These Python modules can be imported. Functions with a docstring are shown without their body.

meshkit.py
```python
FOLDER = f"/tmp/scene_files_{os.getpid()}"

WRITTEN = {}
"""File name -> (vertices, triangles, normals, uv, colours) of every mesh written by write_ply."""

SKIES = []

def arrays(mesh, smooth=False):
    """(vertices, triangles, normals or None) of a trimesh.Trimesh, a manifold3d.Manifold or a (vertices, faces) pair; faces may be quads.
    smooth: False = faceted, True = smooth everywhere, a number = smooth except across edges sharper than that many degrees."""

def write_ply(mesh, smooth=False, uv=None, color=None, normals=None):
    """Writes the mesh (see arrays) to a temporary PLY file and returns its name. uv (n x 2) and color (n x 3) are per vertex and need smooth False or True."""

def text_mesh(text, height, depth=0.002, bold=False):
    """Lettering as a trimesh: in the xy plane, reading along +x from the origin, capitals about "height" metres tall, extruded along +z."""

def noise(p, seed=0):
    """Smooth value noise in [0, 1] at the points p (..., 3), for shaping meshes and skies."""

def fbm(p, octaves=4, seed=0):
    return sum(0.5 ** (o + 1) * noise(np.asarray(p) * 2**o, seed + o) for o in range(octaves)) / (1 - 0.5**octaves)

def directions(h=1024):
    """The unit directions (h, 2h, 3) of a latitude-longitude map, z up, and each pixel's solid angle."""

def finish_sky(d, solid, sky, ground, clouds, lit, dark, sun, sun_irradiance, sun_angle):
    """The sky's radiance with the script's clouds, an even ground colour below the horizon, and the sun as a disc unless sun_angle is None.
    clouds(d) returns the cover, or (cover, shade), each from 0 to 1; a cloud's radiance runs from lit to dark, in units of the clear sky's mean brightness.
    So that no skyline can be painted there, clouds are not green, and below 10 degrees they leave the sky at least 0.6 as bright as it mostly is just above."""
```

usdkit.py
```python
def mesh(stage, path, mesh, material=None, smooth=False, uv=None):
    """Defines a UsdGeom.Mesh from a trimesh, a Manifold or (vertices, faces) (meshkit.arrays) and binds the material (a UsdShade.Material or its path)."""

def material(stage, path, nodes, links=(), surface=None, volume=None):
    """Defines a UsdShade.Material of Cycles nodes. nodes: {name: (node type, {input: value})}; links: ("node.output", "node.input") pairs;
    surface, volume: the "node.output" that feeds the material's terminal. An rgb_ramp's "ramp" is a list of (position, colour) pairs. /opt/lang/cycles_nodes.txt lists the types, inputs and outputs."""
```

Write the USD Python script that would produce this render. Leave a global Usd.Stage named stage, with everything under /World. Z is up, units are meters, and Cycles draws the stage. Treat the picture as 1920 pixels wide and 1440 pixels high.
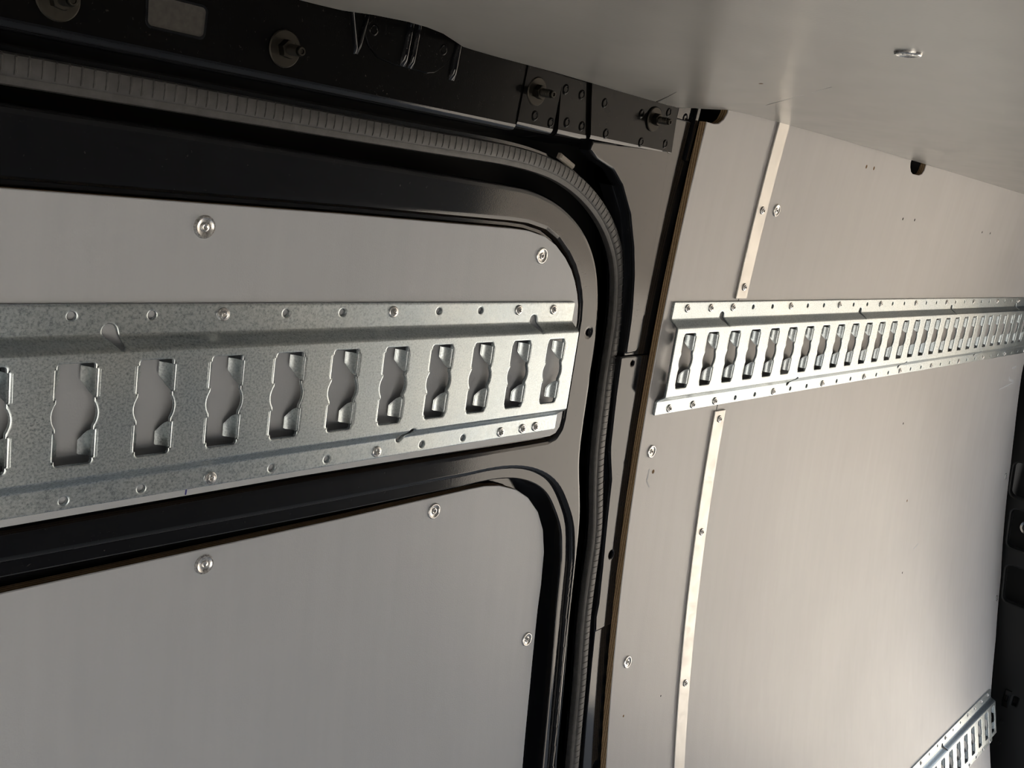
import math
import numpy as np
import trimesh
import shapely
from shapely import affinity
from shapely.geometry import Point, Polygon, box
from shapely.ops import unary_union
import usdkit
from pxr import Gf, Sdf, Usd, UsdGeom, UsdLux, UsdShade, Vt

stage = Usd.Stage.CreateInMemory()
UsdGeom.SetStageUpAxis(stage, UsdGeom.Tokens.z)
UsdGeom.SetStageMetersPerUnit(stage, 1.0)
WORLD = UsdGeom.Xform.Define(stage, "/World")
stage.SetDefaultPrim(WORLD.GetPrim())
UsdGeom.Scope.Define(stage, "/World/Looks")

# x runs along the cargo van's side wall towards the open rear, y goes out through that wall, z is up; the load floor is z = 0.
Z0 = 1.35                       # height of the upper rails' first row of holes above the load floor

# ------------------------------------------------------------------ camera
CAM_POS = (-0.2492, -0.5592, 0.1203 + Z0)
RIGHT = (0.66103637, -0.73628443, 0.14462421)
DOWN = (-0.06793294, -0.25067429, -0.965685)
FWD = (0.7472724, 0.62852815, -0.21572278)
EXPOSURE = 0.35
cam = UsdGeom.Camera.Define(stage, "/World/camera")
cam.CreateHorizontalApertureAttr(36.0)
cam.CreateVerticalApertureAttr(27.0)
cam.CreateFocalLengthAttr(36.0 * 1767.06 / 1920)
cam.CreateClippingRangeAttr(Gf.Vec2f(0.01, 200.0))
cam.CreateExposureAttr(EXPOSURE)
cam.AddTransformOp().Set(Gf.Matrix4d(*RIGHT, 0, *[-c for c in DOWN], 0, *[-c for c in FWD], 0, *CAM_POS, 1))

# ------------------------------------------------------------------ sky and sun
SUN_ELEVATION, SUN_AZIMUTH = 50.0, 102.0      # azimuth of the sun measured from +x towards +y: it stands behind the photographed side of the van
SKY_STRENGTH, SUN_STRENGTH = 4.5, 5.4
sun_dir = np.array([math.cos(math.radians(SUN_ELEVATION)) * math.cos(math.radians(SUN_AZIMUTH)),
                    math.cos(math.radians(SUN_ELEVATION)) * math.sin(math.radians(SUN_AZIMUTH)), math.sin(math.radians(SUN_ELEVATION))])
CLOUD = (1.62, 1.78, 1.98)
dome = UsdLux.DomeLight.Define(stage, "/World/sky")
dome.CreateIntensityAttr(1.0)
sky_mat = usdkit.material(stage, "/World/Looks/sky_look", {       # a hazy sky, thin white cloud all over it
    "sky": ("sky_texture", {"sky_type": "hosek_wilkie", "turbidity": 4.0, "ground_albedo": 0.35, "sun_direction": tuple(sun_dir)}),
    "g": ("texture_coordinate", {}),
    "n": ("noise_texture", {"scale": 2.2, "detail": 5.0, "roughness": 0.55}),
    "cover": ("map_range", {"from_min": 0.25, "from_max": 0.7, "to_min": 0.45, "to_max": 0.9, "clamp": True}),
    "gain": ("mix_color", {"blend_type": "multiply", "fac": 1.0, "use_clamp": False, "b": (SKY_STRENGTH,) * 3}),
    "mx": ("mix_color", {"use_clamp": False, "b": CLOUD}),
    "bg": ("background_shader", {"strength": 1.0})},
    [("g.generated", "n.vector"), ("n.fac", "cover.value"), ("cover.result", "mx.fac"), ("sky.color", "gain.a"), ("gain.result", "mx.a"), ("mx.result", "bg.color")], surface="bg.background")
UsdShade.MaterialBindingAPI.Apply(dome.GetPrim()).Bind(sky_mat)
sun = UsdLux.DistantLight.Define(stage, "/World/sun")
sun.CreateIntensityAttr(SUN_STRENGTH)
sun.CreateAngleAttr(0.53)
sun.CreateNormalizeAttr(True)
sun.CreateColorAttr(Gf.Vec3f(1.0, 0.97, 0.92))
sun.AddTransformOp().Set(Gf.Matrix4d().SetRotate(Gf.Rotation(Gf.Vec3d(0, 0, 1), Gf.Vec3d(*sun_dir))))

# ------------------------------------------------------------------ scene-tree helpers
used = {}


def free_path(parent, name):
    key = f"{parent}/{name}"
    n = used.get(key, 0)
    used[key] = n + 1
    return key if n == 0 else f"{key}_{n:03d}"


def tag(prim, label=None, category=None, group=None, kind=None):
    for k, v in (("label", label), ("category", category), ("group", group), ("kind", kind)):
        if v:
            prim.SetCustomDataByKey(k, v)
    return prim


def thing(name, label=None, category=None, group=None, kind=None):
    x = UsdGeom.Xform.Define(stage, free_path("/World", name))
    return tag(x.GetPrim(), label, category, group, kind)


def part(parent, name, mesh, mat, label=None, smooth=30, kind=None):
    path = free_path(str(parent.GetPath()) if parent else "/World", name)
    m = usdkit.mesh(stage, path, mesh, mat, smooth=smooth)
    return tag(m.GetPrim(), label, None, None, kind)


# ------------------------------------------------------------------ materials
def mat(name, nodes, links, surface="p.BSDF"):
    return usdkit.material(stage, f"/World/Looks/{name}", nodes, links, surface=surface)


def film_look(name, dark, light, rough, streak=(60, 60, 3)):
    """Phenolic film on plywood: a faint upright brush of tone, fine mottling, slight gloss."""
    return mat(name, {
        "g": ("geometry", {}),
        "m": ("mapping", {"mapping_type": "point", "scale": streak}),
        "n": ("noise_texture", {"scale": 1.0, "detail": 4.0, "roughness": 0.6}),
        "n2": ("noise_texture", {"scale": 700.0, "detail": 2.0}),
        "n3": ("noise_texture", {"scale": 6.0, "detail": 3.0}),
        "mx": ("mix_float", {"fac": 0.25}), "mx2": ("mix_float", {"fac": 0.15}),
        "r": ("rgb_ramp", {"ramp": [(0.25, dark), (0.75, light)]}),
        "rr": ("map_range", {"from_min": 0.3, "from_max": 0.7, "to_min": rough - 0.02, "to_max": rough + 0.02}),
        "b": ("bump", {"strength": 0.12, "distance": 0.0006}),
        "p": ("principled_bsdf", {"specular_ior_level": 0.5}),
    }, [("g.position", "m.vector"), ("m.vector", "n.vector"), ("g.position", "n2.vector"), ("g.position", "n3.vector"), ("n.fac", "mx.a"), ("n2.fac", "mx.b"),
        ("mx.result", "mx2.a"), ("n3.fac", "mx2.b"), ("mx2.result", "r.fac"), ("r.color", "p.base_color"), ("n3.fac", "rr.value"), ("rr.result", "p.roughness"),
        ("n2.fac", "b.height"), ("b.normal", "p.normal")])


FILM_DOOR = film_look("grey_film_door", (0.395, 0.410, 0.432), (0.435, 0.450, 0.472), 0.36)
FILM_WALL = film_look("grey_film_wall", (0.445, 0.435, 0.43), (0.495, 0.485, 0.48), 0.34)
FILM_CEIL = film_look("grey_film_ceiling", (0.345, 0.333, 0.308), (0.385, 0.372, 0.345), 0.28, (8, 30, 8))


def paint_look(name, base, rough, peel, dust, gloss=0.45):
    """Black body paint with orange peel and specks of dust."""
    return mat(name, {
        "g": ("geometry", {}),
        "n": ("noise_texture", {"scale": 900.0, "detail": 1.0}),
        "d": ("noise_texture", {"scale": 330.0, "detail": 3.0, "roughness": 0.7}),
        "d2": ("noise_texture", {"scale": 14.0, "detail": 3.0}),
        "dr": ("map_range", {"from_min": 0.66, "from_max": 0.75, "to_min": 0.0, "to_max": dust, "clamp": True}),
        "mu": ("math", {"math_type": "multiply"}),
        "c": ("mix_color", {"a": base, "b": (0.10, 0.092, 0.082)}),
        "ro": ("map_range", {"from_min": 0.0, "from_max": 1.0, "to_min": rough, "to_max": 0.6}),
        "b": ("bump", {"strength": peel, "distance": 0.0003}),
        "p": ("principled_bsdf", {"specular_ior_level": gloss}),
    }, [("g.position", "n.vector"), ("g.position", "d.vector"), ("g.position", "d2.vector"), ("d.fac", "dr.value"), ("dr.result", "mu.value1"), ("d2.fac", "mu.value2"),
        ("mu.value", "c.fac"), ("c.result", "p.base_color"), ("mu.value", "ro.value"), ("ro.result", "p.roughness"), ("n.fac", "b.height"), ("b.normal", "p.normal")])


PAINT = paint_look("black_gloss_paint", (0.006, 0.0065, 0.008), 0.06, 0.10, 0.5)
PAINT_DUSTY = paint_look("black_dusty_paint", (0.004, 0.0039, 0.0038), 0.18, 0.12, 0.8, 0.09)
PAINT_MATTE = paint_look("black_matte_paint", (0.008, 0.008, 0.008), 0.45, 0.1, 0.4)


def metal_look(name, a, b, rough, scale, spangle=0.35):
    return mat(name, {
        "g": ("geometry", {}),
        "n": ("noise_texture", {"scale": scale, "detail": 4.0, "roughness": 0.65}),
        "n2": ("noise_texture", {"scale": 9.0, "detail": 3.0, "roughness": 0.6}),
        "mx": ("mix_float", {"fac": spangle}),
        "r": ("rgb_ramp", {"ramp": [(0.3, a), (0.7, b)]}),
        "rr": ("map_range", {"from_min": 0.3, "from_max": 0.7, "to_min": rough - 0.06, "to_max": rough + 0.08}),
        "bm": ("bump", {"strength": 0.05, "distance": 0.0003}),
        "p": ("principled_bsdf", {"metallic": 1.0}),
    }, [("g.position", "n.vector"), ("g.position", "n2.vector"), ("n2.fac", "mx.a"), ("n.fac", "mx.b"), ("mx.result", "r.fac"), ("r.color", "p.base_color"),
        ("n.fac", "rr.value"), ("rr.result", "p.roughness"), ("n.fac", "bm.height"), ("bm.normal", "p.normal")])


ZINC = metal_look("zinc_plated_steel", (0.41, 0.475, 0.52), (0.57, 0.60, 0.585), 0.33, 620.0, 0.38)
ALU = metal_look("mill_aluminium", (0.48, 0.465, 0.44), (0.57, 0.555, 0.53), 0.42, 60.0)
RIVET = metal_look("rivet_aluminium", (0.58, 0.57, 0.56), (0.70, 0.69, 0.67), 0.28, 500.0)
BOLT = metal_look("dull_bolt_steel", (0.032, 0.029, 0.024), (0.060, 0.055, 0.047), 0.50, 300.0)


def flat(name, color, rough=0.6, **kw):
    return mat(name, {"p": ("principled_bsdf", {"base_color": color, "roughness": rough, **kw})}, [])


DARK = flat("dark_void", (0.004, 0.004, 0.004), 0.8)
HOLE = flat("dark_hole", (0.02, 0.017, 0.014), 0.8)
RUST = flat("brown_wood_hole", (0.17, 0.10, 0.045), 0.8)
WHITE_MARK = flat("pale_scuff", (0.62, 0.61, 0.60), 0.6)
PALE_SCUFF = flat("grey_scuff", (0.50, 0.51, 0.53), 0.6)
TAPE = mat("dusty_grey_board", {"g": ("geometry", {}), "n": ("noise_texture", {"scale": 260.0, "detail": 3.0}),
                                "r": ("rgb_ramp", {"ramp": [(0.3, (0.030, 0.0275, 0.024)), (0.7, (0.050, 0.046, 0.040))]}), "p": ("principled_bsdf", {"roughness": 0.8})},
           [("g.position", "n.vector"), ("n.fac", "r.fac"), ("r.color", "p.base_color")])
PALE_TAPE = flat("pale_tape", (0.30, 0.27, 0.23), 0.8)
INK = flat("blue_ink", (0.02, 0.02, 0.16), 0.6)
RUBBER = mat("grey_black_rubber", {"g": ("geometry", {}), "n": ("noise_texture", {"scale": 120.0, "detail": 4.0, "roughness": 0.7}),
                                   "r": ("rgb_ramp", {"ramp": [(0.3, (0.036, 0.035, 0.0345)), (0.75, (0.070, 0.068, 0.067))]}), "p": ("principled_bsdf", {"roughness": 0.42})},
             [("g.position", "n.vector"), ("n.fac", "r.fac"), ("r.color", "p.base_color")])
PLY = mat("plywood_edge", {"g": ("geometry", {}), "m": ("mapping", {"scale": (420, 420, 420)}),
                           "w": ("wave_texture", {"wave_type": "bands", "bands_direction": "y", "scale": 115.0, "distortion": 0.6, "detail": 2.0}),
                           "n": ("noise_texture", {"scale": 400.0, "detail": 3.0}), "mx": ("mix_float", {"fac": 0.5}),
                           "r": ("rgb_ramp", {"ramp": [(0.25, (0.15, 0.095, 0.046)), (0.75, (0.44, 0.30, 0.165))]}), "p": ("principled_bsdf", {"roughness": 0.7})},
          [("g.position", "w.vector"), ("g.position", "n.vector"), ("w.fac", "mx.a"), ("n.fac", "mx.b"), ("mx.result", "r.fac"), ("r.color", "p.base_color")])
FLOOR = film_look("grey_floor_film", (0.52, 0.535, 0.56), (0.58, 0.595, 0.62), 0.5)
YARD = mat("sandy_concrete", {"g": ("geometry", {}), "n": ("noise_texture", {"scale": 3.0, "detail": 6.0, "roughness": 0.65}),
                              "r": ("rgb_ramp", {"ramp": [(0.3, (0.36, 0.322, 0.275)), (0.7, (0.475, 0.425, 0.365))]}), "p": ("principled_bsdf", {"roughness": 0.85})},
           [("g.position", "n.vector"), ("n.fac", "r.fac"), ("r.color", "p.base_color")])
RENDER_WALL = mat("sandstone_render", {"g": ("geometry", {}), "n": ("noise_texture", {"scale": 2.0, "detail": 6.0}),
                                       "r": ("rgb_ramp", {"ramp": [(0.3, (0.48, 0.42, 0.35)), (0.7, (0.58, 0.51, 0.43))]}), "p": ("principled_bsdf", {"roughness": 0.9})},
                  [("g.position", "n.vector"), ("n.fac", "r.fac"), ("r.color", "p.base_color")])

FILM_DARK = film_look("dark_grey_film", (0.17, 0.17, 0.17), (0.21, 0.21, 0.21), 0.45)

# ------------------------------------------------------------------ frames: (a, b, depth) -> world
CURVE = 0.145


def bend(z):                     # the side of the van is barrel shaped (z here is measured from the rails' row of holes)
    return -CURVE * (z + 0.06) ** 2


def door_frame(P):
    P = np.asarray(P, float)
    return np.stack([P[:, 0], P[:, 2] + bend(P[:, 1]), P[:, 1] + Z0], 1)


RX, RY, RZ, RYAW, RSLOPE = 0.6807, -0.0135, 0.0021, -0.01922, 0.00847


def wall_frame(P):               # the fixed lining behind the door is turned in a little towards the rear
    P = np.asarray(P, float)
    return np.stack([P[:, 0], RY + P[:, 2] + math.tan(RYAW) * (P[:, 0] - RX) + bend(P[:, 1]), P[:, 1] + Z0], 1)


def straight_frame(origin, along, up):
    o, a, u = np.asarray(origin, float), np.asarray(along, float), np.asarray(up, float)
    a, u = a / np.linalg.norm(a), u - a * (u @ a) / (a @ a)
    u = u / np.linalg.norm(u)
    n = np.cross(u, a)           # into the wall
    return lambda P: o + np.asarray(P, float)[:, :1] * a + np.asarray(P, float)[:, 1:2] * u + np.asarray(P, float)[:, 2:3] * n


# ------------------------------------------------------------------ mesh helpers
def densify(ring, cuts_a, cuts_b, longest):
    P = np.asarray(ring, float)
    if np.allclose(P[0], P[-1]):
        P = P[:-1]
    out = []
    for p, q in zip(P, np.roll(P, -1, 0)):
        t = {0.0}
        for k, cuts in ((0, cuts_a), (1, cuts_b)):
            d = q[k] - p[k]
            if abs(d) > 1e-9 and len(cuts):
                lo, hi = sorted((p[k], q[k]))
                t |= {float((c - p[k]) / d) for c in cuts[(cuts > lo + 1e-7) & (cuts < hi - 1e-7)]}
        n = int(math.ceil(np.linalg.norm(q - p) / longest))
        t |= {i / n for i in range(1, n)}
        last = -1
        for s in sorted(t):
            if s - last > 1e-6:
                out.append(p + s * (q - p))
                last = s
    return np.array(out)


def inset(P, c):
    """Moves a ring's points by c to its left (into the material for an anticlockwise exterior and clockwise holes)."""
    if c == 0:
        return P
    e = np.roll(P, -1, 0) - P
    e = e / np.maximum(np.linalg.norm(e, axis=1, keepdims=True), 1e-12)
    n = np.stack([-e[:, 1], e[:, 0]], 1)
    m = n + np.roll(n, 1, 0)
    m = m / np.maximum((m * n).sum(1, keepdims=True), 0.5)
    return P + c * m


def fill(poly, cuts_a, cuts_b):
    V, F, n = [], [], 0
    x0, y0, x1, y1 = poly.bounds
    A = np.concatenate([[x0 - 1], cuts_a[(cuts_a > x0) & (cuts_a < x1)], [x1 + 1]])
    B = np.concatenate([[y0 - 1], cuts_b[(cuts_b > y0) & (cuts_b < y1)], [y1 + 1]])
    for a0, a1 in zip(A, A[1:]):
        for b0, b1 in zip(B, B[1:]):
            g = poly.intersection(box(a0, b0, a1, b1)) if len(A) + len(B) > 4 else poly
            for q in getattr(g, "geoms", [g]):
                if q.geom_type != "Polygon" or q.area < 1e-10:
                    continue
                v, f = trimesh.creation.triangulate_polygon(q, engine="earcut")
                v, f = np.asarray(v, float), np.asarray(f, int)
                ar = np.cross(v[f[:, 1]] - v[f[:, 0]], v[f[:, 2]] - v[f[:, 0]])
                f[ar < 0] = f[ar < 0][:, ::-1]
                V.append(v), F.append(f + n)
                n += len(v)
    return np.vstack(V), np.vstack(F)


NONE = np.array([])


def sheet(poly, prof, frame, ca=NONE, cb=NONE, longest=0.02, back=True, front=True, rim=0.0009):
    """A plate: poly in (a, b); prof lists (inset, depth) from its front edge to its back edge."""
    if poly.geom_type == "MultiPolygon":
        return join(*[sheet(g, prof, frame, ca, cb, longest, back, front, rim) for g in poly.geoms])
    poly = shapely.geometry.polygon.orient(poly, 1.0)
    rings = [densify(r.coords, ca, cb, longest) for r in [poly.exterior, *poly.interiors]]
    V, F, n = [], [], 0

    def add(v, f):
        nonlocal n
        V.append(v), F.append(np.asarray(f, int) + n)
        n += len(v)

    def cap(c, d, flip):
        g = Polygon(inset(rings[0], c), [inset(r, c) for r in rings[1:]])
        if not g.is_valid:
            g = g.buffer(0)
        v, f = fill(g, ca, cb)
        add(frame(np.c_[v, np.full(len(v), d)]), f[:, ::-1] if flip else f)

    if front:                     # a flat rim keeps the rounded edge out of the face's shading
        prof = [(prof[0][0] + rim, prof[0][1]), *prof]
        cap(*prof[0], False)
    for r in rings:
        m = len(r)
        for (c0, d0), (c1, d1) in zip(prof, prof[1:]):
            v = np.vstack([np.c_[inset(r, c0), np.full(m, d0)], np.c_[inset(r, c1), np.full(m, d1)]])
            i = np.arange(m)
            j = (i + 1) % m
            add(frame(v), np.vstack([np.c_[i, i + m, j + m], np.c_[i, j + m, j]]))
    if back:
        cap(*prof[-1], True)
    t = trimesh.Trimesh(np.vstack(V), np.vstack(F), process=False)
    t.merge_vertices(digits_vertex=6)
    t.update_faces(t.nondegenerate_faces())
    return t


def join(*meshes):
    return trimesh.util.concatenate([trimesh.Trimesh(np.asarray(m.vertices), np.asarray(m.faces), process=False) for m in meshes])


def grid(P):
    """A mesh through an (m, n, 3) array of points."""
    m, n = P.shape[:2]
    i = np.arange(m * n).reshape(m, n)
    a, b, c, d = i[:-1, :-1].ravel(), i[1:, :-1].ravel(), i[1:, 1:].ravel(), i[:-1, 1:].ravel()
    return trimesh.Trimesh(P.reshape(-1, 3), np.vstack([np.c_[a, b, c], np.c_[a, c, d]]), process=False)


def boxm(x0, x1, y0, y1, z0, z1):
    m = trimesh.creation.box((x1 - x0, y1 - y0, z1 - z0))
    m.apply_translation(((x0 + x1) / 2, (y0 + y1) / 2, (z0 + z1) / 2))
    return m


def lathe(profile, at, normal, sections=28):
    """profile: (radius, height); at: the world point of height 0; normal: the axis."""
    m = trimesh.creation.revolve(np.array(profile, float), sections=sections)
    m.apply_transform(trimesh.geometry.align_vectors((0, 0, 1), np.asarray(normal, float) / np.linalg.norm(normal)))
    m.apply_translation(at)
    if m.volume < 0:
        m.invert()
    return m


def spline(pts, n=12):
    from scipy.interpolate import CubicSpline, PchipInterpolator
    P = np.array(pts, float)
    t = np.r_[0, np.cumsum(np.sqrt(np.linalg.norm(np.diff(P, axis=0), axis=1)))]
    s = CubicSpline(t, P)
    return s(np.concatenate([np.linspace(a, b, n, endpoint=False) for a, b in zip(t, t[1:])] + [[t[-1]]]))


def sweep(path, profile, frame, closed=True, rise=None):
    """Sweeps (offset to the left of the path in its plane, depth) along a path in (a, b)."""
    path, profile = np.asarray(path, float), np.asarray(profile, float)
    e = np.gradient(path, axis=0)
    e /= np.linalg.norm(e, axis=1, keepdims=True)
    n = np.stack([-e[:, 1], e[:, 0]], 1)
    prof = np.vstack([profile, profile[:1]]) if closed else profile
    P = np.concatenate([path[:, None] + n[:, None] * prof[None, :, :1], np.broadcast_to(prof[None, :, 1:], (len(path), len(prof), 1))], 2)
    if rise is not None:
        P[..., 2] += np.asarray(rise)[:, None]
    g = grid(frame(P.reshape(-1, 3)).reshape(*P.shape[:2], 3))
    g.merge_vertices(digits_vertex=6)
    return g


ZCUTS = np.arange(-1.3, 0.3, 0.025)
BIG_RIVET = [(0, -0.0005), (0.0011, -0.0005), (0.0012, 0.0013), (0.0020, 0.0016), (0.0029, 0.0014), (0.0032, 0.0008), (0.0052, 0.0010), (0.0062, 0.0017), (0.0070, 0.0017), (0.0076, 0.0011), (0.0078, 0)]
SMALL_RIVET = [(0, 0.0004), (0.0009, 0.0004), (0.0010, 0.0020), (0.0018, 0.0026), (0.0026, 0.0024), (0.0031, 0.0015), (0.0040, 0.0014), (0.0046, 0.0009), (0.0048, 0)]


def wall_normal(z):
    return np.array([0.0, -1.0, -2 * CURVE * (z + 0.06) * -1.0 * -1.0]) / math.hypot(1, 2 * CURVE * (z + 0.06))


def rivet_on(parent, frame, x, z, d, profile, material=None, name="rivet"):
    return part(parent, name, lathe(profile, frame([(x, z, d)])[0], wall_normal(z)), material or RIVET)


# ================================================================== the shell of the van
SIDE_DOOR = (-1.25, 0.12, 1.27)      # the open side door opposite: from x, to x, up to z
wall_back = thing("wall_back", kind="structure")
part(wall_back, "outer_skin", sheet(box(-1.6, -1.45, 2.32, 0.34), [(0, 0.085), (0, 0.092)], door_frame, cb=ZCUTS), DARK)

# fixed grey lining behind the door: two sheets of film faced plywood, joined under the aluminium strips
LD = 0.0012
left_outline = Polygon([(0.6405, -1.33), (0.797, -1.33), (0.797, 0.235), (0.676, 0.235), (0.6755, 0.216), (0.6715, 0.2085), (0.664, 0.2035), (0.655, 0.2020), (0.6405, 0.2020)])
right_outline = Polygon([(0.7985, -1.33), (2.19, -1.33), (2.205, -1.047), (2.225, -0.962), (2.268, -0.83), (2.290, -0.675), (2.264, -0.388), (2.246, -0.306), (2.20, -0.16), (2.19, 0.0), (2.19, 0.235),
                         (1.271, 0.235), (1.2705, 0.2165), (1.2660, 0.2105), (1.2560, 0.2075), (1.2300, 0.2068), (1.2200, 0.2095), (1.2130, 0.2150), (1.2085, 0.2210), (1.2080, 0.235), (0.7985, 0.235)])


def ply_panel(parent, outline, depth, frame, label, thick=0.009, cb=ZCUTS):
    p = part(parent, "lining_panel", sheet(outline, [(0.0006, depth), (0, depth + 0.0006), (0, depth + 0.0012)], frame, cb=cb, back=False), FILM_DOOR if frame is door_frame else FILM_WALL, label)
    part(p, "plywood_edge", sheet(outline, [(0, depth + 0.0012), (0, depth + thick)], frame, cb=cb, front=False), PLY)
    return p


pan_a = ply_panel(wall_back, left_outline, LD, wall_frame, "narrow grey plywood lining panel beside the black door pillar")
pan_b = ply_panel(wall_back, right_outline, LD, wall_frame, "wide grey plywood lining panel right of the aluminium cover strips")
for x, z in ((0.6640, -0.1660), (0.6680, -0.4276), (0.666, -0.72)):
    rivet_on(pan_a, wall_frame, x, z, LD, BIG_RIVET)
for x, z in ((0.8386, 0.1235), (2.2330, -0.4154), (2.2620, -0.7253)):
    rivet_on(pan_b, wall_frame, x, z, LD, BIG_RIVET)


def speck(parent, frame, x, z, d, r, material, name="screw_hole", sx=1.0):
    g = affinity.scale(Point(0, 0).buffer(r, 5), sx, 1)
    return part(parent, name, sheet(affinity.translate(g, x, z), [(r * 0.3, d - 0.00015), (0, d), (0, d + 0.0004)], frame, back=False, rim=0), material, smooth=False)


speck(pan_a, wall_frame, 0.6749, -0.1920, LD, 0.0026, RUST)
speck(pan_a, wall_frame, 0.6695, -0.4973, LD, 0.0016, RUST)
speck(pan_a, wall_frame, 0.7508, -0.4978, LD, 0.0012, HOLE)
for x, z in ((1.2439, 0.1397), (1.2927, 0.1412), (1.6364, 0.1409), (1.6845, 0.1416), (1.4742, -0.2115), (1.5900, -0.5172)):
    speck(pan_b, wall_frame, x, z, LD, 0.0022, HOLE)
for x, z in ((1.0600, 0.1997), (1.0858, 0.2002), (1.5657, -0.3705)):
    speck(pan_b, wall_frame, x, z, LD, 0.0026, RUST)


def stroke(parent, frame, pts, d, width, material=WHITE_MARK, name="scuff_mark"):
    from shapely.geometry import LineString
    return part(parent, name, sheet(LineString(pts).buffer(width / 2, 3), [(0, d - 0.00012), (0, d + 0.0002)], frame, back=False, rim=0), material, smooth=False)


# ceiling lining: one sheet of grey board that sags a little over the door, its free edge cut wavy there
def smooth01(t):
    t = np.clip(t, 0, 1)
    return t * t * (3 - 2 * t)


def ceiling_z(x, y):
    zr = 0.2192 + 0.006 * (1 - np.exp(-np.maximum(x - 0.67, 0) / 0.25))
    a, b = np.array([0.688, -0.032]), np.array([0.469, -0.228])
    t = (b - a) / np.linalg.norm(b - a)
    dist = (x - a[0]) * t[1] - (y - a[1]) * t[0]
    return zr - 0.0105 * smooth01(dist / 0.08) * smooth01((y + 0.30) / 0.27)


def ceiling_frame(P):            # (x, -y, depth upwards)
    P = np.asarray(P, float)
    return np.stack([P[:, 0], -P[:, 1], ceiling_z(P[:, 0], -P[:, 1]) + P[:, 2] + Z0], 1)


ceiling = thing("ceiling", kind="structure")
free_edge = [(-1.5, -0.0090), (-0.3, -0.0090), (0.101, -0.0107), (0.132, -0.0122), (0.1469, -0.0150), (0.1622, -0.0195), (0.1746, -0.0362), (0.1956, -0.0472), (0.2124, -0.0478), (0.2334, -0.0419),
             (0.2587, -0.0271), (0.2838, -0.0120), (0.3082, -0.0085), (0.3904, -0.0150), (0.4731, -0.0129), (0.5574, -0.0010), (0.5683, 0.0010), (0.4765, -0.0850), (0.5735, 0.0030),
             (0.5905, -0.0016), (0.6000, -0.0300), (0.6309, -0.0271), (0.6616, -0.0290), (0.69, -0.0275), (1.0, -0.0325), (2.30, -0.0575)]
ceil_poly = Polygon([(x, -y) for x, y in free_edge] + [(2.30, 1.66), (-1.5, 1.66)])
CA, CB = np.arange(-1.5, 2.35, 0.06), np.arange(-0.05, 1.7, 0.04)
part(ceiling, "ceiling_panel", sheet(ceil_poly, [(0.0004, 0), (0, 0.0004), (0, 0.004)], ceiling_frame, CA, CB, rim=0), FILM_CEIL, "grey film faced ceiling sheet with a wavy cut edge over the door")
part(ceiling, "roof_skin", boxm(-1.6, 2.32, -1.8, 0.06, Z0 + 0.30, Z0 + 0.32), DARK)
part(ceiling, "rivet", lathe(BIG_RIVET, ceiling_frame([(0.3133, 0.3409, 0)])[0], (0, 0, -1)), RIVET)
speck(ceiling, ceiling_frame, 0.4458, 0.1807, 0.0, 0.0018, RUST)
part(ceiling, "seam", sheet(Polygon([(0.684, 0.0355), (0.4637, 0.2305), (0.4634, 0.2302), (0.6838, 0.0350)]), [(0, -0.0003), (0, 0.0004)], ceiling_frame, np.arange(0.4, 0.7, 0.01), rim=0), FILM_DOOR)

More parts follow.
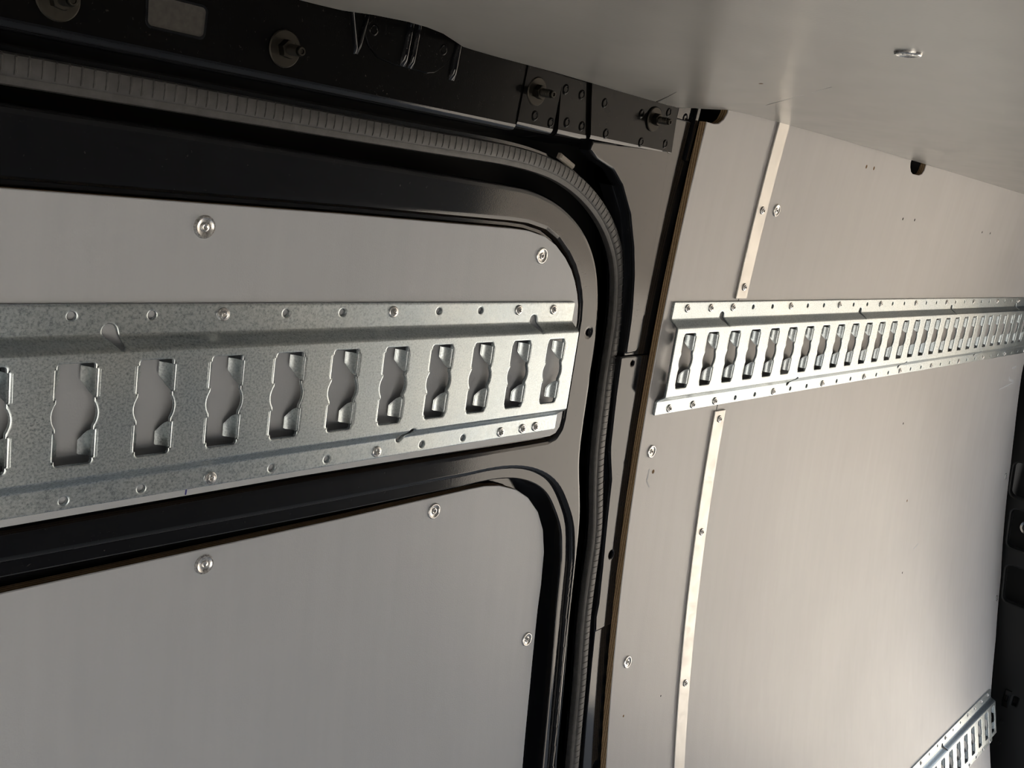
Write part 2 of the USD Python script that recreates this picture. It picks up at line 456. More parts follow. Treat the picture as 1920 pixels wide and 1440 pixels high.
part(None, "floor", boxm(-1.6, 2.32, -1.75, 0.10, -0.03, 0.0), FLOOR).SetCustomDataByKey("kind", "structure")
wall_front = thing("wall_front", kind="structure")     # the opposite side, its own sliding door pushed open
part(wall_front, "lining_panel", boxm(SIDE_DOOR[1], 2.20, -1.74, -1.70, 0.0, Z0 + 0.25), FILM_DARK)
part(wall_front, "door_header", boxm(SIDE_DOOR[0], SIDE_DOOR[1], -1.74, -1.70, SIDE_DOOR[2], Z0 + 0.25), PAINT_MATTE)
part(wall_front, "lining_panel", boxm(-1.6, SIDE_DOOR[0], -1.74, -1.70, 0.0, Z0 + 0.25), FILM_DARK)
part(None, "wall_left", boxm(-1.64, -1.60, -1.74, 0.10, 0.0, Z0 + 0.30), FILM_WALL).SetCustomDataByKey("kind", "structure")

# the rear door on this side stands open, nearly in line with the wall
rear_door = thing("door_2", kind="structure")
BLUE_LINER = film_look("blue_grey_liner", (0.36, 0.44, 0.64), (0.40, 0.48, 0.68), 0.45)
leaf = boxm(0.0, 0.78, -0.045, 0.0, 0.0, Z0 + 0.28)
liner = boxm(0.06, 0.72, -0.052, -0.045, 0.10, Z0 + 0.05)
for g, nm, m in ((leaf, "door_leaf", PAINT_MATTE), (liner, "door_liner", BLUE_LINER)):
    g.apply_transform(trimesh.transformations.rotation_matrix(math.radians(-9), (0, 0, 1)))
    g.apply_translation((2.37, -0.09, 0.0))
    part(rear_door, nm, g, m)

# the yard behind the van's open rear doors
part(None, "ground", boxm(-25, 40, -40, 25, -0.72, -0.70), YARD).SetCustomDataByKey("kind", "structure")
yard_wall = thing("wall_right", kind="structure")       # the sandstone coloured yard wall some way behind the van
part(yard_wall, "render", boxm(14, 16, -30, 6, -0.7, 6.0), RENDER_WALL)
part(yard_wall, "coping", boxm(13.6, 16.4, -30.4, 6.4, 6.0, 6.3), PAINT_MATTE)

# ================================================================== sliding door
door = thing("door_1", kind="structure")
upper_panel_outline = Polygon([(-1.2, -0.1298), (-0.04, -0.1296), (0.18, -0.1290), (0.4616, -0.1318), (0.488, -0.1318), (0.4965, -0.1295), (0.5015, -0.1235), (0.5030, -0.115), (0.5034, -0.06), (0.5028, -0.012),
                               (0.4999, 0.0035), (0.4951, 0.0150), (0.4876, 0.0275), (0.4789, 0.0385), (0.4659, 0.0500), (0.4489, 0.0610), (0.4302, 0.0687), (0.405, 0.0727), (0.3824, 0.0735), (0.193, 0.0737), (-0.04, 0.0722), (-1.2, 0.0700)])
lower_panel_outline = Polygon([(-1.2, -1.2), (0.500, -1.2), (0.512, -0.80), (0.5226, -0.5246), (0.5273, -0.4289), (0.5295, -0.3382), (0.5312, -0.3119), (0.5303, -0.2735), (0.5240, -0.2470), (0.5115, -0.2245), (0.4915, -0.2050),
                               (0.4706, -0.1930), (0.4435, -0.1845), (0.4209, -0.1815), (0.40, -0.1812), (0.2435, -0.1827), (-0.03, -0.1828), (-1.2, -0.1830)])
door_outer = np.vstack([[(-1.2, 0.119), (-0.04, 0.118), (0.0555, 0.1170), (0.1877, 0.1145), (0.2722, 0.1130)], spline([(0.3743, 0.1110), (0.4129, 0.1078), (0.4424, 0.1007), (0.4694, 0.0895), (0.4958, 0.0725), (0.5152, 0.0525),
                        (0.527, 0.0333), (0.5375, 0.0047), (0.5443, -0.0308), (0.5465, -0.0723), (0.5474, -0.1138), (0.5490, -0.1582), (0.5551, -0.1891), (0.5640, -0.2260), (0.5673, -0.2623), (0.5675, -0.34), (0.5655, -0.4321), (0.5637, -0.5306), (0.560, -0.8), (0.55, -1.25)], 5),
                        [(-1.2, -1.25)]])
face_ring = np.vstack([[(-1.2, -1.2), (0.525, -1.2)], spline([(0.540, -0.8), (0.5530, -0.526), (0.5574, -0.4188), (0.5565, -0.337), (0.5560, -0.289), (0.5537, -0.2712), (0.5472, -0.243), (0.5318, -0.2158), (0.5096, -0.1899), (0.4735, -0.1705), (0.431, -0.1615), (0.3747, -0.1606)], 5),
                       [(0.2995, -0.1600), (0.2265, -0.1595), (-0.04, -0.1560), (-1.2, -0.1540)]])
face_ring = Polygon(face_ring)
ledge_ring = face_ring.buffer(-0.0100, 8)
upper_open = upper_panel_outline.buffer(0.0040, 8).union(box(-1.3, -0.1338, -1.1, 0.074))
face = Polygon(door_outer).difference(face_ring.buffer(0.001)).difference(upper_open)
face = face.difference(Point(0.5276, -0.0254).buffer(0.0017))
frame_meshes = [
    sheet(face, [(0.0050, 0.0030), (0.0026, 0.0036), (0.0008, 0.0056), (0, 0.0090), (0, 0.020)], door_frame, cb=ZCUTS, back=False),
    sheet(Polygon(door_outer).buffer(-0.0001).difference(face.buffer(-0.006)).difference(ledge_ring).difference(upper_open.buffer(-0.004)), [(0.0016, 0.0088), (0.0005, 0.0096), (0, 0.0112), (0, 0.036)], door_frame, cb=ZCUTS, back=False),
    sheet(Polygon(door_outer).buffer(-0.002), [(0, 0.036), (0, 0.040)], door_frame, cb=ZCUTS)]
part(door, "door_frame", join(*frame_meshes), PAINT, "glossy black pressed steel inner frame of the sliding door")
up = ply_panel(door, upper_panel_outline, 0.0012, door_frame, "grey upper plywood panel behind the steel rail")
lo = ply_panel(door, lower_panel_outline, 0.022, door_frame, "grey lower plywood panel set in the rounded recess")
for x, z in ((0.0836, 0.0578), (0.4295, 0.0506)):
    rivet_on(up, door_frame, x, z, 0.0012, BIG_RIVET)
for x, z in ((0.1157, -0.1950), (0.3533, -0.1952), (0.5140, -0.3700)):
    rivet_on(lo, door_frame, x, z, 0.022, BIG_RIVET)
stroke(up, door_frame, [(0.0857, -0.1220), (0.0852, -0.1278)], 0.0012, 0.0011, INK, "pen_mark")

# ================================================================== ribbed rubber seal round the door opening
seal_path = spline([(-1.2, 0.1357), (-0.3, 0.1357), (0.10, 0.1355), (0.30, 0.1352), (0.385, 0.1345), (0.4415, 0.1280), (0.485, 0.1145), (0.5215, 0.0950), (0.5495, 0.0715), (0.5690, 0.0440), (0.5785, 0.0170), (0.5831, -0.0118), (0.5821, -0.0441), (0.5788, -0.0827), (0.5817, -0.163), (0.5939, -0.23), (0.5983, -0.2694), (0.5952, -0.3472), (0.597, -0.4289), (0.5932, -0.542), (0.5862, -0.785), (0.5717, -1.22)], 10)
keep = [0]
for i in range(1, len(seal_path)):
    if np.linalg.norm(seal_path[i] - seal_path[keep[-1]]) > 0.005:
        keep.append(i)
seal_path = seal_path[keep]


def seal_rise(z):                # lower down the seal stands a little further into the load space
    return -0.008 * smooth01((0.02 - np.asarray(z)) / 0.15)


seal = thing("door_seal", "ribbed dark grey rubber seal curving round the sliding door opening", "rubber seal")
# offset is positive to the path's left (outwards from the door)
SEAL_PROFILE = [(-0.0070, 0.0185), (-0.0086, 0.0165), (-0.0090, 0.0125), (-0.0082, 0.0105), (-0.0062, 0.0098), (-0.0040, 0.0097), (-0.0030, 0.0089), (0.0, 0.0083), (0.004, 0.0082), (0.0075, 0.0090), (0.0088, 0.0110), (0.0088, 0.0165), (0.0080, 0.0185)]
part(seal, "seal_body", sweep(seal_path, SEAL_PROFILE[::-1], door_frame, rise=seal_rise(seal_path[:, 1])), RUBBER)
L = np.r_[0, np.cumsum(np.linalg.norm(np.diff(seal_path, axis=0), axis=1))]
ribs = []
for s in np.arange(L[-1] * 0 + 0.9, L[-1] - 0.2, 0.0072):
    c = np.array([np.interp(s, L, seal_path[:, k]) for k in (0, 1)])
    t = np.array([np.interp(s + 0.002, L, seal_path[:, k]) for k in (0, 1)]) - c
    t /= np.linalg.norm(t)
    n = np.array([-t[1], t[0]])
    row = []
    for w, d in ((-0.0028, 0.0090), (-0.001, 0.0083), (0.003, 0.0081), (0.0066, 0.0087), (0.0082, 0.0100), (0.0088, 0.0125)):
        row.append([(*(c + n * w - t * 0.0011), d + 0.0004), (*(c + n * w - t * 0.0005), d - 0.00045), (*(c + n * w + t * 0.0005), d - 0.00045), (*(c + n * w + t * 0.0011), d + 0.0004)])
    row = np.array(row)
    row[..., 2] += seal_rise(c[1])
    ribs.append(grid(door_frame(row.reshape(-1, 3)).reshape(row.shape)))
part(seal, "ribs", join(*ribs), RUBBER, kind="stuff")
c = door_frame([(0.4560, 0.1330, 0.0095)])[0]
part(seal, "splice_clip", sheet(affinity.rotate(box(0.440, 0.1362, 0.464, 0.1412), -19, origin=(0.452, 0.1385)), [(0.0012, 0.0085), (0, 0.0105), (0, 0.014)], door_frame), PALE_TAPE, "pale torn strip of tape at the seal's upper corner")

# ================================================================== roof beam above the door
beam = thing("roof_beam", "black steel roof beam above the sliding door with bolts along it", "beam")
WELD = [(0.0, 0.0003), (0.0022, 0.0003), (0.0030, 0.0008), (0.0038, 0.0006), (0.0050, -0.0002)]


def profile_strip(x0, x1, prof, thick=0.002, frame=door_frame, n=2):
    """A pressed strip: prof is a list of (z, depth); runs from x0 to x1 (each may be a function of z)."""
    prof = np.array(prof, float)
    f0, f1 = (x0 if callable(x0) else (lambda z: x0)), (x1 if callable(x1) else (lambda z: x1))
    P = np.array([[(f0(z) + (f1(z) - f0(z)) * t, z, d) for z, d in prof] for t in np.linspace(0, 1, n)])
    g = grid(frame(P.reshape(-1, 3)).reshape(P.shape))
    g.merge_vertices(digits_vertex=6)
    back = P.copy()
    back[:, :, 2] += thick
    h = grid(frame(back.reshape(-1, 3)).reshape(P.shape))
    h.invert()
    ends = []
    for k, flip in ((0, False), (-1, True)):
        e = grid(frame(np.stack([P[k], back[k]]).reshape(-1, 3)).reshape(2, len(prof), 3))
        ends.append(e)
    m = join(g, h, *ends)
    return m


def beam_piece(name, x0, x1, d, z_low=0.1545, deep=0.020):
    top = [(z, d) for z in (0.26, 0.24, 0.225, 0.21, 0.195, 0.18, 0.165)] + [(z_low + 0.0062, d)]
    fold = [(z_low + 0.0062, d), (z_low + 0.0045, d + 0.0005), (z_low + 0.0028, d + 0.0014), (z_low + 0.0014, d + 0.0028), (z_low + 0.0005, d + 0.0046), (z_low, d + 0.0070), (z_low - 0.0005, d + 0.011), (z_low - 0.001, deep), (z_low - 0.003, deep + 0.012), (z_low - 0.004, deep + 0.03)]
    p = part(beam, name, profile_strip(x0, x1, top), PAINT_DUSTY)
    part(p, "folded_edge", profile_strip(x0, x1, fold), PAINT)


beam_piece("beam_face", -1.2, 0.362, 0.0)
# a raised end on the beam, then the joint plates
beam_piece("beam_end", 0.362, 0.4095, -0.0012, 0.157)
beam_piece("joint_plate", lambda z: 0.4115 + max(0, (0.205 - z)) * 0.2, lambda z: 0.4545 + (0.2074 - z) * 0.32, 0.0015, 0.1578)
beam_piece("end_plate", lambda z: 0.4500 + (0.2074 - z) * 0.32, lambda z: 0.573 + (0.2066 - z) * 0.30, -0.0018, 0.1590, 0.012)
beam_piece("end_tab", lambda z: 0.574 + (0.2066 - z) * 0.30, lambda z: 0.5985 + (0.2066 - z) * 0.16, -0.0004, 0.1610, 0.012)
for x, z, d in ((0.1967, 0.2035, -0.001), (0.2649, 0.2030, -0.001), (0.4188, 0.1984, 0.0015), (0.4423, 0.1975, 0.0015), (0.4296, 0.1714, 0.0015), (0.4518, 0.1711, 0.0015), (0.3823, 0.1708, -0.0012), (0.4045, 0.1681, -0.0012),
                (0.474, 0.1953, -0.0018), (0.4855, 0.1692, -0.0018), (0.5351, 0.1945, -0.0018), (0.5448, 0.1686, -0.0018), (0.5827, 0.2023, -0.0004), (0.5892, 0.1719, -0.0004)):
    part(beam, "spot_weld", lathe(WELD, door_frame([(x, z, d)])[0], wall_normal(z), 18), PAINT_DUSTY)
# rectangular access hole with the board behind it showing
rect = Polygon([(0.0325, 0.1900), (0.0335, 0.1728), (0.0690, 0.1728), (0.0692, 0.1900)]).buffer(-0.003).buffer(0.003)
part(beam, "access_hole_rim", sheet(rect.buffer(0.0016, 4).difference(rect.buffer(-0.0002)), [(0.0004, -0.0008), (0, -0.0003), (0, 0.001)], door_frame, rim=0), PAINT)
part(beam, "access_hole_board", sheet(rect, [(0.0012, -0.0001), (0, -0.0004), (0, 0.001)], door_frame, back=False), TAPE, "dusty grey board showing in a rounded rectangular hole")
# stamped bracket with a half round plate, a twin ridge and two wedge ridges
arc = Polygon([(0.1868, 0.235), (0.1870, 0.2113), (0.1884, 0.2003), (0.1938, 0.1924), (0.2037, 0.1858), (0.2203, 0.1838), (0.2464, 0.1836), (0.2524, 0.1834), (0.2603, 0.1851), (0.2698, 0.1923), (0.2755, 0.2031), (0.2758, 0.235)]).buffer(-0.004).buffer(0.004)
part(beam, "bracket_plate", sheet(arc, [(0.0008, -0.0014), (0.0002, -0.0010), (0, -0.0002), (0, 0.001)], door_frame, cb=ZCUTS), PAINT_DUSTY)


def ridge(x0, z0, x1, z1, w0, w1, h, name="ridge", base=-0.0012):
    p, q = np.array([x0, z0]), np.array([x1, z1])
    t = (q - p) / np.linalg.norm(q - p)
    n = np.array([t[1], -t[0]])
    rows = []
    for s in np.linspace(0, 1, 9):
        c0, w = p + (q - p) * s, w0 + (w1 - w0) * s
        hh = h * min(1.0, (1 - s) / 0.14 + 0.02)
        rows.append([(*(c0 + n * w * u), base + 0.0006 - hh * (1 - abs(u) ** 2.2) - 0.0006 * (abs(u) < 1)) for u in np.linspace(-1, 1, 11)])
    g = np.array(rows)
    m = grid(door_frame(g.reshape(-1, 3)).reshape(g.shape))
    if (m.face_normals.mean(0))[1] > 0:
        m.invert()
    return part(beam, name, m, PAINT)


ridge(0.2290, 0.220, 0.2278, 0.1842, 0.0036, 0.0036, 0.0034)
ridge(0.2362, 0.220, 0.2352, 0.1840, 0.0030, 0.0030, 0.0034)
ridge(0.1752, 0.2150, 0.1846, 0.1850, 0.0020, 0.0018, 0.0032, base=0.0)
ridge(0.1905, 0.2200, 0.1856, 0.1852, 0.0018, 0.0018, 0.0032, base=0.0)
ridge(0.2800, 0.2180, 0.2795, 0.1830, 0.0036, 0.0034, 0.0036, base=0.0)


def flange_bolt(x, z, label):
    t = thing("flange_bolt", label, "bolt", "bolts with large washers along the roof beam")
    at, n = door_frame([(x, z, -0.0005 - 0.0018 * (x > 0.5))])[0], wall_normal(z)
    part(t, "washer", lathe([(0.0, 0.0), (0.0, 0.0016), (0.0112, 0.0016), (0.0120, 0.0010), (0.0121, 0.0)], at, n, 40), BOLT)
    hexa = trimesh.creation.cylinder(0.0060, 0.0058, sections=6)
    cone = trimesh.creation.revolve(np.array([(0, -0.0029), (0.0063, -0.0029), (0.0063, 0.0020), (0.0053, 0.0029), (0, 0.0029)]), sections=24)
    hexa = trimesh.boolean.intersection([hexa, cone], engine="manifold")
    hexa.apply_translation((0, 0, 0.0016 + 0.0029))
    hexa.apply_transform(trimesh.transformations.rotation_matrix(0.4, (0, 0, 1)))
    M = trimesh.geometry.align_vectors((0, 0, 1), n)
    hexa.apply_transform(M)
    hexa.apply_translation(at)
    part(t, "nut", hexa, BOLT, smooth=20)
    prof = [(0, 0.004)]
    for k in range(9):
        h = 0.006 + k * 0.00125
        prof += [(0.0031, h), (0.0036, h + 0.0006)]
    prof += [(0.0031, 0.0172), (0.0029, 0.0195), (0.0025, 0.0200), (0.0016, 0.0200), (0.0014, 0.0190), (0, 0.0188)]
    part(t, "stud", lathe(prof, at, n, 20), BOLT)


flange_bolt(-0.0180, 0.1760, "bolt and washer cut off by the photo's upper left edge")
flange_bolt(0.1267, 0.1775, "bolt and washer between the rectangular hole and the ridged bracket")
flange_bolt(0.3788, 0.1905, "bolt and washer at the roof beam's end, left of four spot welds")
flange_bolt(0.5570, 0.1925, "bolt and washer on the end plate next to the ceiling corner")

# ================================================================== black pillar between the door and the fixed lining
pillar = thing("door_pillar", "glossy black steel pillar between the sliding door and the plywood lining", "pillar")
edge_up = [(0.4717, 0.1510), (0.4865, 0.1440), (0.5139, 0.1375), (0.5339, 0.1242), (0.5582, 0.0969), (0.5764, 0.0633), (0.5875, 0.0342), (0.5946, 0.0042), (0.5975, -0.014), (0.6000, -0.0496)]
edge_up = [(x - 0.0048, z + 0.0004) for x, z in edge_up]
edge_low = [(0.5865, -0.0528), (0.5892, -0.0988), (0.5938, -0.1561), (0.5967, -0.1678), (0.6053, -0.1950), (0.6099, -0.2973), (0.6104, -0.3431), (0.6076, -0.3599), (0.6110, -0.3776), (0.6108, -0.4010), (0.6070, -0.5455), (0.600, -0.8), (0.593, -1.25)]
upper_plate = Polygon(edge_up + [(x - 0.0048, z + 0.0004) for x, z in ((0.6040, -0.0510), (0.6184, -0.0500), (0.6232, -0.0460), (0.6252, -0.0383), (0.6250, -0.030), (0.6229, -0.0142), (0.6168, 0.0622), (0.6085, 0.1354), (0.6041, 0.1640), (0.60, 0.166), (0.474, 0.160))])
low_plate = Polygon(edge_low[:8] + [(0.6096, -0.3790), (0.6402, -0.3775), (0.6482, -0.3721), (0.6510, -0.3527), (0.667, -0.20), (0.667, -0.0528)])
base_up = Polygon([(x + 0.0005, z) for x, z in edge_up] + [(0.5965, -0.06), (0.70, -0.06), (0.70, 0.20), (0.585, 0.20), (0.4717, 0.165)])
base_low = Polygon(edge_low + [(0.70, -1.25), (0.70, -0.0528)])
hole1, hole2 = affinity.scale(Point(0.6254, -0.2878).buffer(0.0042), 0.9, 1), Point(0.6345, -0.5540).buffer(0.006)
hole3 = Point(0.6109, -0.0615).buffer(0.0022)
part(pillar, "upper_plate", sheet(upper_plate, [(0.0018, -0.0014), (0.0006, -0.0007), (0, 0.0008), (0, 0.0024)], door_frame, cb=ZCUTS, back=False), PAINT)
part(pillar, "base_plate", sheet(base_up, [(0.0012, 0.0012), (0.0003, 0.0017), (0, 0.0030), (0, 0.0120)], door_frame, cb=ZCUTS, back=False), PAINT)
part(pillar, "base_plate", sheet(base_low.difference(unary_union([hole1, hole2, hole3])), [(0.0012, 0.0000), (0.0003, 0.0005), (0, 0.0018), (0, 0.0080)], door_frame, cb=ZCUTS, back=False), PAINT)
part(pillar, "lower_plate", sheet(low_plate.difference(unary_union([hole1, hole3])), [(0.0016, -0.0020), (0.0005, -0.0014), (0, -0.0002), (0, 0.0006)], door_frame, cb=ZCUTS, back=False), PAINT)
ledge_up = Polygon([(x - 0.0055, z - 0.001) for x, z in edge_up[3:]] + [(0.60, -0.06), (0.68, -0.06), (0.68, 0.120), (0.545, 0.124)]).buffer(0)
ledge_low = Polygon([(x - 0.0040, z) for x, z in edge_low] + [(0.68, -1.25), (0.68, -0.0528)]).buffer(0)
part(pillar, "stepped_ledge", sheet(ledge_up, [(0.0012, 0.0062), (0.0003, 0.0068), (0, 0.0080), (0, 0.022)], door_frame, cb=ZCUTS, back=False), PAINT)
part(pillar, "stepped_ledge", sheet(ledge_low, [(0.0010, 0.0042), (0.0003, 0.0047), (0, 0.0060), (0, 0.022)], door_frame, cb=ZCUTS, back=False), PAINT)
flange_line = sweep(seal_path, [(0.012, 0.0180), (-0.006, 0.0180), (-0.006, 0.022), (0.012, 0.022)], door_frame, rise=seal_rise(seal_path[:, 1]))
part(pillar, "seal_flange", flange_line, PAINT)
for x, z in ((0.6293, -0.1771), (0.6352, -0.2284), (0.6346, -0.2702), (0.6357, -0.3135), (0.6361, -0.3517)):
    part(pillar, "spot_weld", lathe([(0.0, 0.0001), (0.0026, 0.0001), (0.0031, 0.0004), (0.0036, 0.0001), (0.0037, -0.0004)], door_frame([(x, z, -0.0020)])[0], wall_normal(z), 18), PAINT)
for x, z in ((0.593, 0.135), (0.587, 0.110)):
    speck(pillar, door_frame, x, z, -0.0010, 0.0026, HOLE, "drip_mark", 0.6)
# upright edge strip and tab at the pillar's head beside the lining
part(pillar, "head_plate", sheet(Polygon([(0.603, 0.235), (0.606, 0.1660), (0.6390, 0.1600), (0.6390, 0.235)]), [(0.0006, 0.0030), (0, 0.0036), (0, 0.006)], door_frame, cb=ZCUTS), PAINT)
part(pillar, "head_ridge", sheet(Polygon([(0.6330, 0.235), (0.6330, 0.1600), (0.6395, 0.1590), (0.6395, 0.235)]), [(0.0008, -0.0015), (0, -0.0005), (0, 0.004)], door_frame, cb=ZCUTS), PAINT)
part(pillar, "spot_weld", lathe(WELD, door_frame([(0.6200, 0.2020, 0.0030)])[0], wall_normal(0.2), 18), PAINT)

# ================================================================== black rear pillar at the end of the lining
PX = 2.30
rear = thing("rear_pillar", "black pressed steel rear pillar with rounded holes at the wall's far end", "pillar")


def rear_frame(P):               # (-y towards the viewer's right, z, depth away to the rear)
    P = np.asarray(P, float)
    return np.stack([PX + P[:, 2], -P[:, 0], P[:, 1] + Z0], 1)


def rrect(y0, z0, y1, z1, r=0.014, lean=0.0):
    g = box(y0, z0, y1, z1).buffer(-r).buffer(r)
    return affinity.affine_transform(g, [1, -lean, 0, 1, lean * z1, 0])


holes = [rrect(0.058, -0.474, 0.150, -0.388, lean=0.10), rrect(0.080, -0.600, 0.180, -0.503, lean=0.11), rrect(0.101, -0.738, 0.210, -0.645, lean=0.14), rrect(0.196, -0.99, 0.206, -0.965, 0.002)]
rear_poly = box(-0.10, -1.34, 0.30, 0.30).difference(unary_union(holes))
part(rear, "pillar_face", sheet(rear_poly, [(0.004, 0), (0.001, 0.001), (0, 0.004), (0, 0.02)], rear_frame, back=False), PAINT_MATTE)
part(rear, "pillar_back", sheet(box(-0.10, -1.34, 0.30, 0.30), [(0, 0.055), (0, 0.06)], rear_frame), DARK)
part(rear, "latch_bracket", sheet(box(0.176, -1.000, 0.190, -0.955).difference(box(0.181, -0.985, 0.185, -0.968)), [(0.0015, -0.008), (0, -0.006), (0, 0.001)], rear_frame), PAINT)
for y, z in ((0.185, -1.043), (0.193, -1.098)):
    part(rear, "bolt_hole", sheet(Point(y, z).buffer(0.005), [(0.001, -0.002), (0, 0), (0, 0.001)], rear_frame), DARK)
part(rear, "latch", lathe([(0, 0), (0.016, 0), (0.018, 0.004), (0.012, 0.009), (0, 0.010)], rear_frame([(0.118, -0.550, 0.045)])[0], (-1, 0, 0.1), 20), PAINT)

# ================================================================== steel lashing rails
PITCH = 0.0508
V_TOP, V_BOT = 0.0072, -0.1236
FLANGE, RAISED, GAUGE = 0.0024, 0.0128, 0.0024


def rail_n(v):                   # how far the front of the section stands off the wall at height v
    v = np.asarray(v, float)

    def s(t):
        t = np.clip(t, 0, 1)
        return t * t * (3 - 2 * t)
    return FLANGE + (RAISED - FLANGE) * np.minimum(s((-0.0112 - v) / 0.0104), s((v + 0.1088) / 0.0104))


V_CUTS = np.unique(np.r_[np.linspace(-0.0112, -0.0216, 15), np.linspace(-0.1088, -0.0984, 15)])


def slot_shape():
    g = box(-0.0112, -0.0905, 0.0112, -0.0267).buffer(-0.0020).buffer(0.0020)
    g = g.union(Point(0, -0.0586).buffer(0.0136, 10))
    for v0, v1 in ((-0.0478, -0.0306), (-0.0866, -0.0694)):
        g = g.union(box(-0.0124, v0, 0.0124, v1).buffer(-0.0003).buffer(0.0003))
    return g.buffer(-0.0003, 4).buffer(0.0008, 4).buffer(-0.0005, 4).simplify(0.0001)


SLOT = slot_shape()


def lip(side, v0, v1, bulge_at_low):
    """One rolled lip of a slot: side -1 left, +1 right; between heights v0 < v1; it tapers towards the round middle."""
    prof = np.array([(-0.0036, -0.00006), (-0.0028, 0.00004), (-0.0020, 0.0003), (-0.0012, 0.0008), (-0.0005, 0.0016), (0.0, 0.0027), (0.0006, 0.0040), (0.0014, 0.0056), (0.0027, 0.0072), (0.0046, 0.0086)])
    rows = []
    for t in np.linspace(0, 1, 9):
        u = t if bulge_at_low else 1 - t
        k = 0.42 + 0.58 * math.sqrt(u / 0.5) if u < 0.5 else 1.0
        q = np.stack([np.interp(np.linspace(0, k, 12), np.linspace(0, 1, len(prof)), prof[:, i]) for i in (0, 1)], 1)
        rows.append([(side * (0.0112 - a), v0 + (v1 - v0) * t, -b) for a, b in q])
    return np.array(rows)


LIPS = [lip(s, a, b, low) for s in (-1, 1) for a, b, low in ((-0.0480, -0.0304, True), (-0.0868, -0.0692, False))]


def make_rail(name, label, frame, s0, s1, n_slots, first, top_rivets, bottom_rivets, top_keys, bottom_keys, extra=()):
    """frame maps (along, up, into the wall); slots sit at first + k pitches; s0, s1 are the ends."""
    t = thing(name, label, "rail")

    def f(P):
        P = np.asarray(P, float)
        return frame(np.c_[P[:, 0], P[:, 1], P[:, 2] - rail_n(P[:, 1])])

    holes, rivets = [], []
    ks = [k for k in range(first, first + n_slots)]
    for k in ks:
        holes.append(affinity.translate(SLOT, k * PITCH, 0))
        for v, riv in ((0.0, top_rivets), (-0.1174, bottom_rivets)):
            if k in riv:
                rivets.append((k * PITCH, v))
            elif abs(v) < 1 and s0 + 0.006 < k * PITCH < s1 - 0.006:
                holes.append(Point(k * PITCH, v).buffer(0.0027, 6))
    for k in top_keys:
        holes.append(unary_union([Point(k * PITCH - 0.0018, -0.0098).buffer(0.0046, 6), Point(k * PITCH + 0.0032, -0.0182).buffer(0.0022, 6)]).convex_hull)
    for k in bottom_keys:
        holes.append(unary_union([Point(k * PITCH - 0.0030, -0.1095).buffer(0.0022, 6), Point(k * PITCH + 0.0030, -0.1020).buffer(0.0040, 6)]).convex_hull)
    body = box(s0, V_BOT, s1, V_TOP)
    body = body.buffer(-0.002).buffer(0.002).difference(unary_union(holes))
    scuts = np.array([(k + 0.5) * PITCH for k in ks])
    m = sheet(body, [(0.0010, 0.0), (0.00035, 0.00025), (0.0, 0.0009), (0.0, GAUGE)], f, scuts, V_CUTS, longest=0.05)
    lips = []
    for k in ks:
        for g in LIPS:
            P = g.copy()
            P[..., 0] += k * PITCH
            P[..., 2] = -P[..., 2]
            a = grid(f(P.reshape(-1, 3)).reshape(P.shape))
            Q = P.copy()
            Q[..., 2] += 0.0014
            b = grid(f(Q.reshape(-1, 3)).reshape(P.shape))
            b.invert()
            lips += [a, b]
    part(t, "rail_body", join(m, *lips), ZINC)
    for s, v in rivets + list(extra):
        at = f([(s, v, 0)])[0]
        n = f([(s, v, -1)])[0] - f([(s, v, 0)])[0]
        part(t, "rivet", lathe(SMALL_RIVET, at, n, 20), RIVET)
    return t


door_rail_frame = straight_frame((0, 0.0000, Z0), (1, 0, 0), (0, 0, 1))
make_rail("lashing_rail", "zinc plated slotted lashing rail across the sliding door", door_rail_frame, -10.5 * PITCH, 0.4905, 20, -10,
          {-7, -4, -1, 2, 5, 8, 9}, {-7, -4, -1, 2, 5, 8, 9}, (-7.5, 0.5, 8.5), (-2.4, 5.5), extra=[(8.62 * PITCH, -0.1174)])
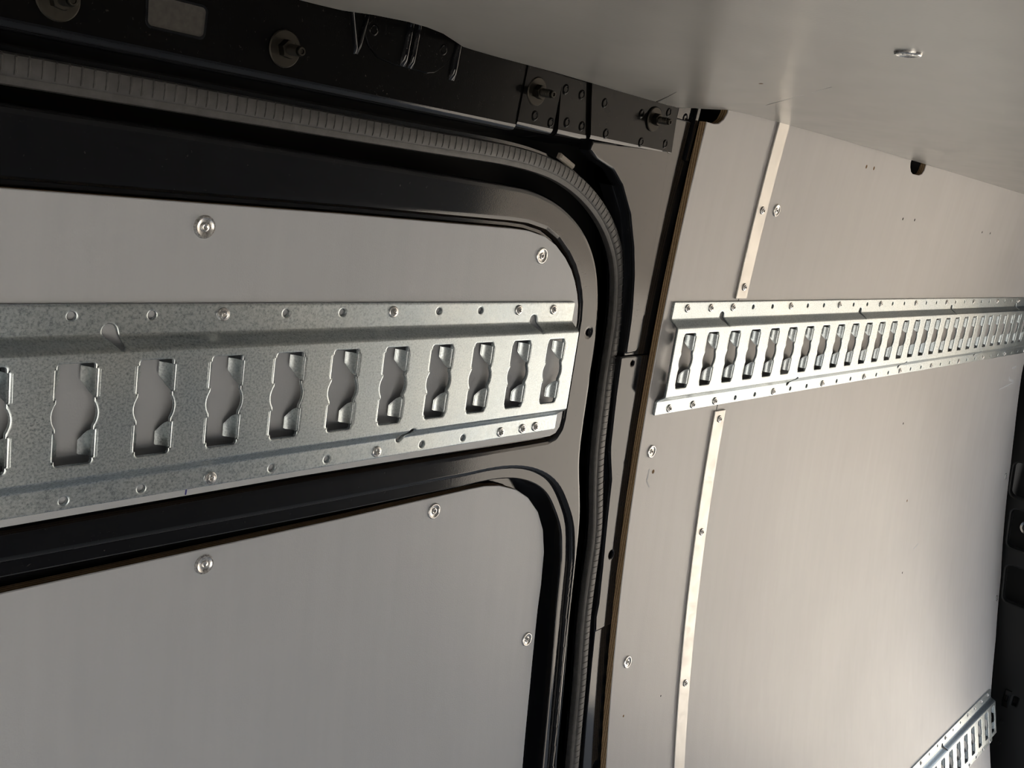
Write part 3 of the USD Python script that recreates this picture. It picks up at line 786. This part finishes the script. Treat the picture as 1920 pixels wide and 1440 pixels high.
# positions on the door rail run from its left hole in the picture; the wall rail is turned and tilted slightly
wdir = np.array([math.cos(RYAW) * math.cos(RSLOPE), math.sin(RYAW) * math.cos(RSLOPE), math.sin(RSLOPE)])
make_rail("lashing_rail", "long zinc plated lashing rail running along the grey lined wall", straight_frame((RX, RY, Z0 + RZ), wdir, (0, 0, 1)), -0.0285, 29 * PITCH + 0.03, 30, 0,
          {0, 1, 2, *range(5, 31, 3)}, {0, 1, 2, *range(5, 31, 3)}, (1.6, 9.6, 17.7, 25.8), (5.8, 13.8, 21.8))
zl = -0.943
lo_origin = wall_frame([(2.19, zl - 0.0, 0)])[0]
make_rail("lashing_rail", "low zinc plated lashing rail entering at the photo's lower right corner", straight_frame(lo_origin, (1, math.tan(RYAW), 0.006), (0, 2 * CURVE * -(zl - 0.06 + 0.06), 1)), -22 * PITCH, 0.024, 22, -21,
          {0, -1, -2, *range(-21, -2, 3)}, {0, -1, -2, *range(-21, -2, 3)}, (-14.4, -6.4), (-10.4, -2.4))

# ================================================================== aluminium cover strips over the joint of the lining
for label, z0, z1, rows in (("upper aluminium cover strip over the panel joint, above the rail", 0.0135, 0.232, ((0.7985, 0.0281), (0.7985, 0.1208))),
                            ("lower aluminium cover strip over the panel joint, below the rail", -1.32, -0.1285, ((0.8030, -0.1393), (0.8030, -0.2888), (0.8030, -0.4950), (0.8030, -0.70)))):
    t = thing("cover_strip", label, "strip")
    cx = 0.7985 if z0 > 0 else 0.8030
    part(t, "flat_bar", sheet(box(cx - 0.0127, z0, cx + 0.0127, z1), [(0.0006, LD - 0.0032), (0, LD - 0.0026), (0, LD - 0.0001)], wall_frame, cb=ZCUTS), ALU)
    for x, z in rows:
        rivet_on(t, wall_frame, x, z, LD - 0.0032, SMALL_RIVET)

# marks on the lining
stroke(lo, door_frame, [(0.3835, -0.500), (0.3905, -0.4925), (0.3955, -0.4895)], 0.022, 0.0018)
stroke(lo, door_frame, [(0.3870, -0.4985), (0.3925, -0.4915)], 0.022, 0.0022)

for pts, w in (([(2.110, -0.1430), (2.135, -0.1410)], 0.0045), ([(2.100, -0.1640), (2.104, -0.1700), (2.140, -0.1745)], 0.0050), ([(2.075, -0.1850), (2.150, -0.1785)], 0.0030), ([(2.040, -0.1880), (2.110, -0.1830)], 0.0028), ([(1.6638, -0.4740), (1.6386, -0.4800)], 0.0030)):
    stroke(pan_b, wall_frame, pts, LD, w, PALE_SCUFF)
for pts, w in (([(0.6660, -0.1890), (0.6640, -0.2000)], 0.0030), ([(0.6640, -0.2030), (0.6715, -0.2100)], 0.0022)):
    stroke(pan_a, wall_frame, pts, LD, w, PALE_SCUFF)
